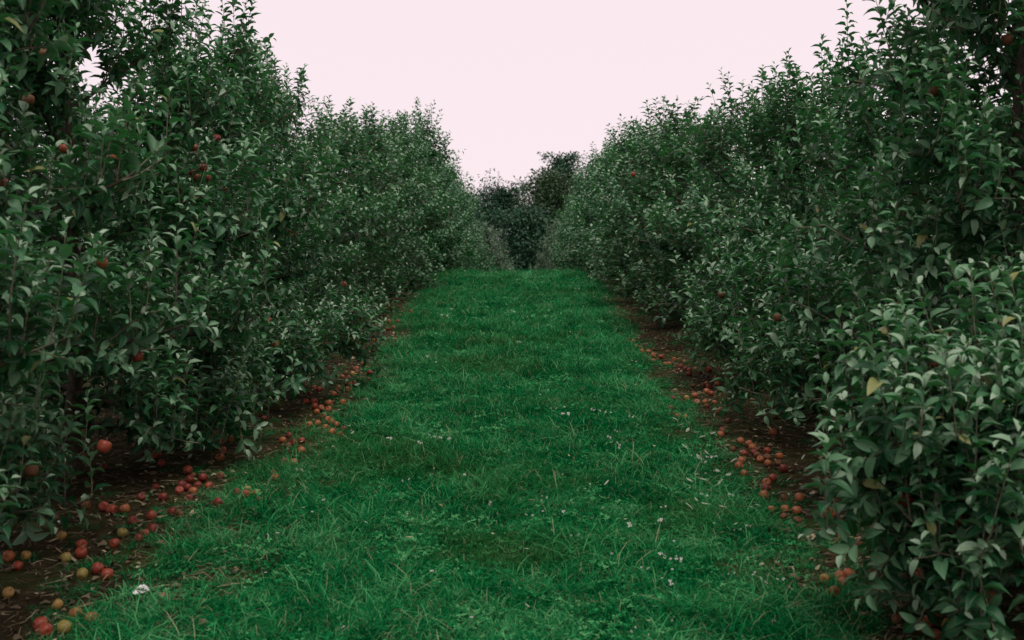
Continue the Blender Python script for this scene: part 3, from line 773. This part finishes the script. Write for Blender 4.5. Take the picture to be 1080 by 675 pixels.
def named(t, nm):
    q = ng.nodes.new('GeometryNodeInputNamedAttribute'); q.data_type = t; q.inputs['Name'].default_value = nm; return q.outputs['Attribute']
e2r = ng.nodes.new('FunctionNodeEulerToRotation'); L_ = ng.links.new
L_(gi.outputs[0], ip.inputs['Points']); L_(ci.outputs[0], ip.inputs['Instance']); ip.inputs['Pick Instance'].default_value = True
L_(named('INT', 'pick'), ip.inputs['Instance Index']); L_(named('FLOAT_VECTOR', 'turn'), e2r.inputs[0]); L_(e2r.outputs[0], ip.inputs['Rotation'])
L_(named('FLOAT', 'size'), ip.inputs['Scale']); L_(ip.outputs[0], go.inputs[0])
md = grass.modifiers.new('scatter', 'NODES'); md.node_group = ng

# ------------------------------------------------------------------ straw and twigs on the soil
def litter(name, x0, x1, n, seed, label):
    rg = np.random.default_rng(seed)
    x = rg.uniform(x0, x1, n); y = 3.0 + 22 * rg.random(n) ** 1.6; z = G(x, y) + 0.012 + rg.uniform(0.002, 0.014, n)
    az = rg.uniform(0, 6.28, n); L = rg.uniform(0.025, 0.15, n); wd = rg.uniform(0.0012, 0.0032, n)
    chip = rg.random(n) < 0.42; L = np.where(chip, rg.uniform(0.015, 0.045, n), L); wd = np.where(chip, L * rg.uniform(0.2, 0.35, n), wd)
    D = np.column_stack([np.cos(az), np.sin(az), rg.normal(0, 0.08, n)]); SD = np.column_stack([-np.sin(az), np.cos(az), rg.normal(0, 0.35, n)])
    P = np.column_stack([x, y, z]); bend = rg.normal(0, 0.12, n)
    V = []
    for u, ww in ((-0.5, 0.5), (0.0, 1.0), (0.5, 0.4)):
        c = P + D * (L * u)[:, None] + SD * (bend * L * (1 - 4 * u * u))[:, None]
        c[:, 2] += np.where(chip, 0.006 * (1 - 4 * u * u), 0)
        V += [c - SD * (ww * wd)[:, None], c + SD * (ww * wd)[:, None]]
    V = np.stack(V, 1); i = np.arange(n)[:, None] * 6
    Q = np.concatenate([i + np.array([[0, 1, 3, 2]]), i + np.array([[2, 3, 5, 4]])])
    d = np.ones((n, 6, 4)); d[:, :, 0] = np.clip(rg.normal(0.54, 0.28, n), 0, 1)[:, None]
    o = link(name, mesh_from(name, V.reshape(-1, 3), [Q], M['litter'], d.reshape(-1, 4)), label=label, category='litter', kind='stuff')
litter('straw_litter', -3.7, -1.22, 20000, 61, 'dry straw, twigs and leaf scraps strewn on the soil under the left row')
litter('straw_litter', 1.05, 3.4, 20000, 62, 'dry straw, twigs and leaf scraps strewn on the soil under the right row')

# ------------------------------------------------------------------ fallen apples
FALL = {}
L1 = '''38 562 red;65 568 yellow;86 577 red;86 588 red;72 591 green;121 576 red;129 564 green;28 588 yellow;10 589 orange;19 600 red;103 604 red;96 606 green;
9 630 yellow;61 640 yellow;80 650 orange;97 656 orange;69 668 green;51 670 red;43 663 red;153 566 red;160 562 dark_red;160 546 red;132 540 orange;110 538 red;118 541 red;
149 528 dark_red;140 553 dark_red;172 526 dark_red;58 550 brown;91 536 brown;147 571 dark_red'''
L2 = '''236 466 orange;235 476 red;232 484 orange;189 520 red;198 517 dark_red;204 521 orange;214 507 dark_red;220 514 red;200 509 dark_red;230 534 dark_red;261 520 yellow;270 522 red;265 521 red;
291 506 orange;310 491 red;302 490 dark_red;318 478 orange;309 470 dark_red;318 466 red;305 461 dark_red;180 453 brown;160 452 brown;190 545 brown;268 470 brown'''
L3 = '''350 458 orange;356 459 orange;343 452 red;350 448 orange;355 450 orange;335 449 red;326 450 orange;334 436 red;332 431 red;338 432 orange;345 433 red;323 425 red;330 426 red;327 417 red;352 417 orange;
357 411 orange;340 410 orange;367 412 red;363 405 red;369 407 red;367 401 red;372 396 yellow;335 410 orange;385 405 brown;383 385 orange;347 427 orange;341 441 brown;361 400 orange;376 390 orange'''
L4 = '''380 383 orange;388 374 orange;393 368 red;400 352 orange;408 348 red;415 346 orange;425 335 red;432 333 orange;410 340 orange;396 360 orange;404 350 orange;420 340 red;386 379 red;434 330 red'''
R1 = '''870 613 yellow;880 626 orange;889 617 orange;895 611 red;884 614 orange;966 613 red;992 608 yellow;1002 617 dark_red;929 627 yellow;971 600 red;987 672 red;976 666 dark_red;1000 672 red;999 662 yellow;
986 663 red;1033 650 red;991 648 red;890 568 orange;976 584 yellow;875 546 orange;922 542 red;843 529 orange;946 655 brown;1020 660 dark_red;905 575 brown;955 590 brown;1050 660 brown'''
R2 = '''762 457 red;760 461 red;781 468 red;785 479 red;794 474 orange;809 478 red;815 458 red;802 487 orange;810 491 orange;782 488 orange;785 502 orange;815 507 red;808 512 orange;796 510 brown;806 525 orange;827 526 brown;
828 540 orange;838 542 orange;827 548 brown;790 471 orange;820 490 brown;779 492 brown'''
R3 = '''689 381 orange;689 376 red;702 386 orange;706 385 orange;677 372 orange;718 387 red;727 392 red;739 394 red;748 392 red;745 414 orange;747 409 red;744 426 orange;752 426 orange;735 426 orange;724 421 yellow;708 432 red;
710 438 brown;723 441 yellow;717 440 orange;760 435 red;773 427 red;768 446 brown;711 380 orange;697 378 red;733 390 orange;731 408 brown;742 386 red;755 400 red;722 383 orange;750 417 red'''
R4 = '''630 315 orange;640 318 orange;648 322 red;636 320 red;668 362 orange;675 368 red;671 366 orange;683 372 orange;644 319 orange;634 317 orange;652 325 orange'''
ZONES = [(L1, 'on the soil in the lower left corner', 'fallen apples in the lower left corner'),
         (L2, 'on dark soil between the first two left trees', 'fallen apples under the left row'),
         (L3, 'in the heap along the left grass edge', 'fallen apples heaped along the left grass edge'),
         (L4, 'in the far scatter along the left grass edge', 'far fallen apples along the left grass edge'),
         (R1, 'beneath the nearest right tree', 'fallen apples beneath the nearest right tree'),
         (R2, 'along the right edge, middle distance', 'fallen apples along the right grass edge'),
         (R3, 'in the scatter mid right row', 'fallen apples under the middle of the right row'),
         (R4, 'in the far scatter along the right grass edge', 'far fallen apples along the right grass edge')]
rgF = np.random.default_rng(21)
placed = []
def drop(p, col, label, group):
    dm = float(rgF.uniform(0.044, 0.056)) * (0.92 if col == 'brown' else 1)
    o = link('fallen_apple', APM[col][rgF.integers(0, 3)], None, (p[0], p[1], p[2]), label=label, category='apple', group=group)
    o.scale = (dm * rgF.uniform(0.93, 1.06), dm, dm * (rgF.uniform(0.74, 0.9) if col == 'brown' else rgF.uniform(0.92, 1.03))); o.rotation_euler = (rgF.uniform(-1.6, 1.6), rgF.uniform(-1.6, 1.6), rgF.uniform(0, 6.28))
    soil = p[0] < lo(p[1]) + 0.08 or p[0] > hi(p[1]) - 0.1
    # rest the lowest point of the turned apple on the ground
    rm = np.array(o.rotation_euler.to_matrix()) @ np.diag(o.scale)
    v = np.array([q.co for q in o.data.vertices]) @ rm.T
    o.location.z = gz(p[0], p[1]) + (0.012 if soil else 0.004) - float(v[:, 2].min()) - rgF.uniform(0.002, 0.010)
    link('stem', STEM, o)
    return o
for txt, where, grp in ZONES:
    items = []
    if 'far' not in where and txt is not L1 and txt is not R1:      # more dull ones lie between those one can tell apart
        ent = txt.replace('\n', '').split(';')
        for k in range(12):
            px, py, _ = ent[rgF.integers(0, len(ent))].split()
            txt += ';%.1f %.1f %s' % (float(px) + rgF.normal(0, 11), float(py) + rgF.normal(0, 7), ('brown', 'dark_red', 'brown', 'orange')[k % 4])
    for e in txt.replace('\n', '').split(';'):
        px, py, col = e.split(); col = col.replace('_', ' ')
        if col == 'red' and txt[:6] != L1[:6] and rgF.random() < 0.45: col = 'orange' if rgF.random() < 0.7 else 'brown'
        q = on_ground(float(px), float(py) + 1.5 + 0.012 * max(0, float(py) - 330))
        if q is None: continue
        for _ in range(8):                                 # nudge apart, no two in one place
            hit = [r for r in placed if (r[0] - q[0]) ** 2 + (r[1] - q[1]) ** 2 < 0.066 ** 2]
            if not hit: break
            dv = q[:2] - np.array(hit[0][:2]); nn = np.linalg.norm(dv)
            dv = dv / nn if nn > 1e-4 else np.array([1.0, 0]); q[:2] = np.array(hit[0][:2]) + dv * 0.068
        placed.append(tuple(q)); items.append((q, col))
    far = 'far' in where
    by = {}
    for q, col in sorted(items, key=lambda e: e[0][1]): by.setdefault(col, []).append(q)
    WORD = {'red': 'red', 'dark red': 'dark red', 'orange': 'orange-red', 'yellow': 'yellow', 'green': 'green blushed', 'brown': 'brown rotting'}
    for col, lst in by.items():
        for k, q in enumerate(lst):
            if far: lab = 'small %s fallen apple %s' % (WORD[col], where)
            elif len(lst) == 1: lab = 'only %s fallen apple %s' % (WORD[col], where)
            else: lab = '%s %s fallen apple %s' % ('nearest' if k == 0 else NUM[k] + ' nearest', WORD[col], where)
            drop(q, col, lab, grp)
# more windfalls lying deep in the shade under the rows
for sgn, word in ((-1, 'left'), (1, 'right')):
    by = {}
    for k in range(36):
        x = sgn * rgF.uniform(1.75, 2.9); y = 4.5 + 14 * rgF.random() ** 1.2
        if any((r[0] - x) ** 2 + (r[1] - y) ** 2 < 0.07 ** 2 for r in placed): continue
        placed.append((x, y, 0))
        by.setdefault(str(rgF.choice(['red', 'dark red', 'orange', 'brown'], p=[.3, .3, .2, .2])), []).append((x, y, 0))
    for c, lst in by.items():
        for k, q in enumerate(sorted(lst, key=lambda e: e[1])):
            drop(q, c, '%s %s apple lying in the shade under the %s row' % ('nearest' if k == 0 else NUM[k] + ' nearest', WORD[c], word), 'shaded windfalls under the %s row' % word)

# ------------------------------------------------------------------ pale fallen leaves and wild flowers
def fallen_leaf_mesh(seed, material):
    tv, tf, td = leaf_template(4, 0.20, 0.10 + 0.15 * (seed % 3), -0.5, 0.3, 0.05)
    V = tv.copy(); V[:, 1] -= 0.45; V[:, 2] -= V[:, 2].min()
    return mesh_from('fallen_leaf', V, [tf], material)
FLM = {'pale': [fallen_leaf_mesh(k, M['pale_leaf']) for k in range(3)], 'tan': [fallen_leaf_mesh(k, M['tan_leaf']) for k in range(3)], 'brown': [fallen_leaf_mesh(k, M['brown_leaf']) for k in range(3)]}
def drop_leaf(px, py, kind, label, group, size=0.055, lift=0.03):
    q = on_ground(px, py)
    if q is None: return
    o = link('fallen_leaf', FLM[kind][rgF.integers(0, 3)], None, (q[0], q[1], gz(q[0], q[1]) + lift), label=label, category='leaf', group=group)
    s = size * rgF.uniform(0.8, 1.2); o.scale = (s, s, s); o.rotation_euler = (rgF.normal(0, .22), rgF.normal(0, .22), rgF.uniform(0, 6.28))
PALE_R = '733 467;728 491;737 493;745 488;752 503;755 492;734 539;744 543;762 546;777 567;795 547;741 470;750 478;757 508;722 482;760 521;725 463;718 457;712 452;735 511;748 530;727 517;753 565;765 483;774 497;742 517;731 478;752 466;768 511;726 548'
for e in PALE_R.split(';'):
    px, py = map(float, e.split())
    drop_leaf(px, py, 'pale', 'small pale fallen leaf lying in the grass beside the right soil strip', 'pale fallen leaves on the right grass', 0.052, 0.055)
drop_leaf(797, 547, 'pale', 'long pale fallen leaf on the grass just left of the right shrub', 'pale fallen leaves on the right grass', 0.08, 0.06)
for e in '368 458;383 457;389 460;372 465;430 555;386 565;432 580;465 545;520 575;555 592;560 540;600 490;690 480;640 520;660 560;700 600;685 670;556 655;293 576;320 548;340 520;318 557'.split(';'):
    px, py = map(float, e.split())
    drop_leaf(px, py, 'pale' if rgF.random() < 0.6 else 'tan', 'tiny pale fallen leaf lying in the middle of the grass alley', 'pale fallen leaves in the alley grass', 0.036, 0.055)
for k in range(110):
    left = k % 2 == 0
    x = -rgF.uniform(1.5, 2.6) if left else rgF.uniform(1.4, 2.3); y = 4.4 + 8 * rgF.random() ** 1.5
    kind = str(rgF.choice(['tan', 'brown', 'pale'], p=[.45, .40, .15])); word = 'left' if left else 'right'
    o = link('fallen_leaf', FLM[kind][k % 3], None, (x, y, gz(x, y) + 0.018), label='%s fallen leaf on the soil under the %s row' % (kind, word), category='leaf', group='%s fallen leaves under the %s row' % (kind, word))
    s = rgF.uniform(0.045, 0.07); o.scale = (s, s, s); o.rotation_euler = (rgF.normal(0, .2), rgF.normal(0, .2), rgF.uniform(0, 6.28))

def wildflower(px, py, label, heads, spread, h):
    q = on_ground(px, py + 10); rg = np.random.default_rng(int(px)); base = (q[0], q[1], gz(q[0], q[1]))
    root = link('wildflower', None, loc=base, label=label, category='flower', group='white wildflowers'); root.empty_display_size = 0.05
    st = Tubes(); st.add([(0, 0, -0.005), (0.004, 0, h * 0.5), (0, 0.004, h * 0.8)], 0.002, 4)
    pts = []
    for k in range(heads):
        r = spread * math.sqrt((k + 0.5) / heads); a = k * 2.4; p = np.array([r * math.cos(a), r * math.sin(a), h + 0.018 * (1 - (r / spread) ** 2) + rg.normal(0, 0.004)]); pts.append(p)
        st.add([(0, 0.003, h * 0.8), (0.5 * p[0], 0.5 * p[1], h * 0.9), tuple(p)], 0.0011, 3)
    link('stalk', st.mesh('stalk', M['flower_stem']), root)
    # one floret: five rounded petals round a raised centre
    V = [(0, 0, 0.0)]; F = []
    for k in range(5):
        a = k * 1.2566
        for da, rr, z in ((-0.42, 0.6, 0.1), (-0.3, 1.0, 0.22), (0.0, 1.12, 0.2), (0.3, 1.0, 0.22), (0.42, 0.6, 0.1)):
            V.append((rr * math.cos(a + da), rr * math.sin(a + da), z))
        b = 1 + 5 * k; F += [(0, b, b + 1, b + 2), (0, b + 2, b + 3, b + 4)]
    fm = mesh_from('floret', np.array(V), [np.array(F)], M['petal'])
    for p in pts:
        o = link('floret', fm, root, p); s = 0.0075 * rg.uniform(0.8, 1.2); o.scale = (s, s, s); o.rotation_euler = (rg.normal(0, .3), rg.normal(0, .3), rg.uniform(0, 6))
wildflower(150, 634, 'white flower head standing in the grass near the lower left corner', 26, 0.028, 0.075)
wildflower(65, 548, 'small white flower head on the soil under the nearest left tree', 10, 0.020, 0.03)
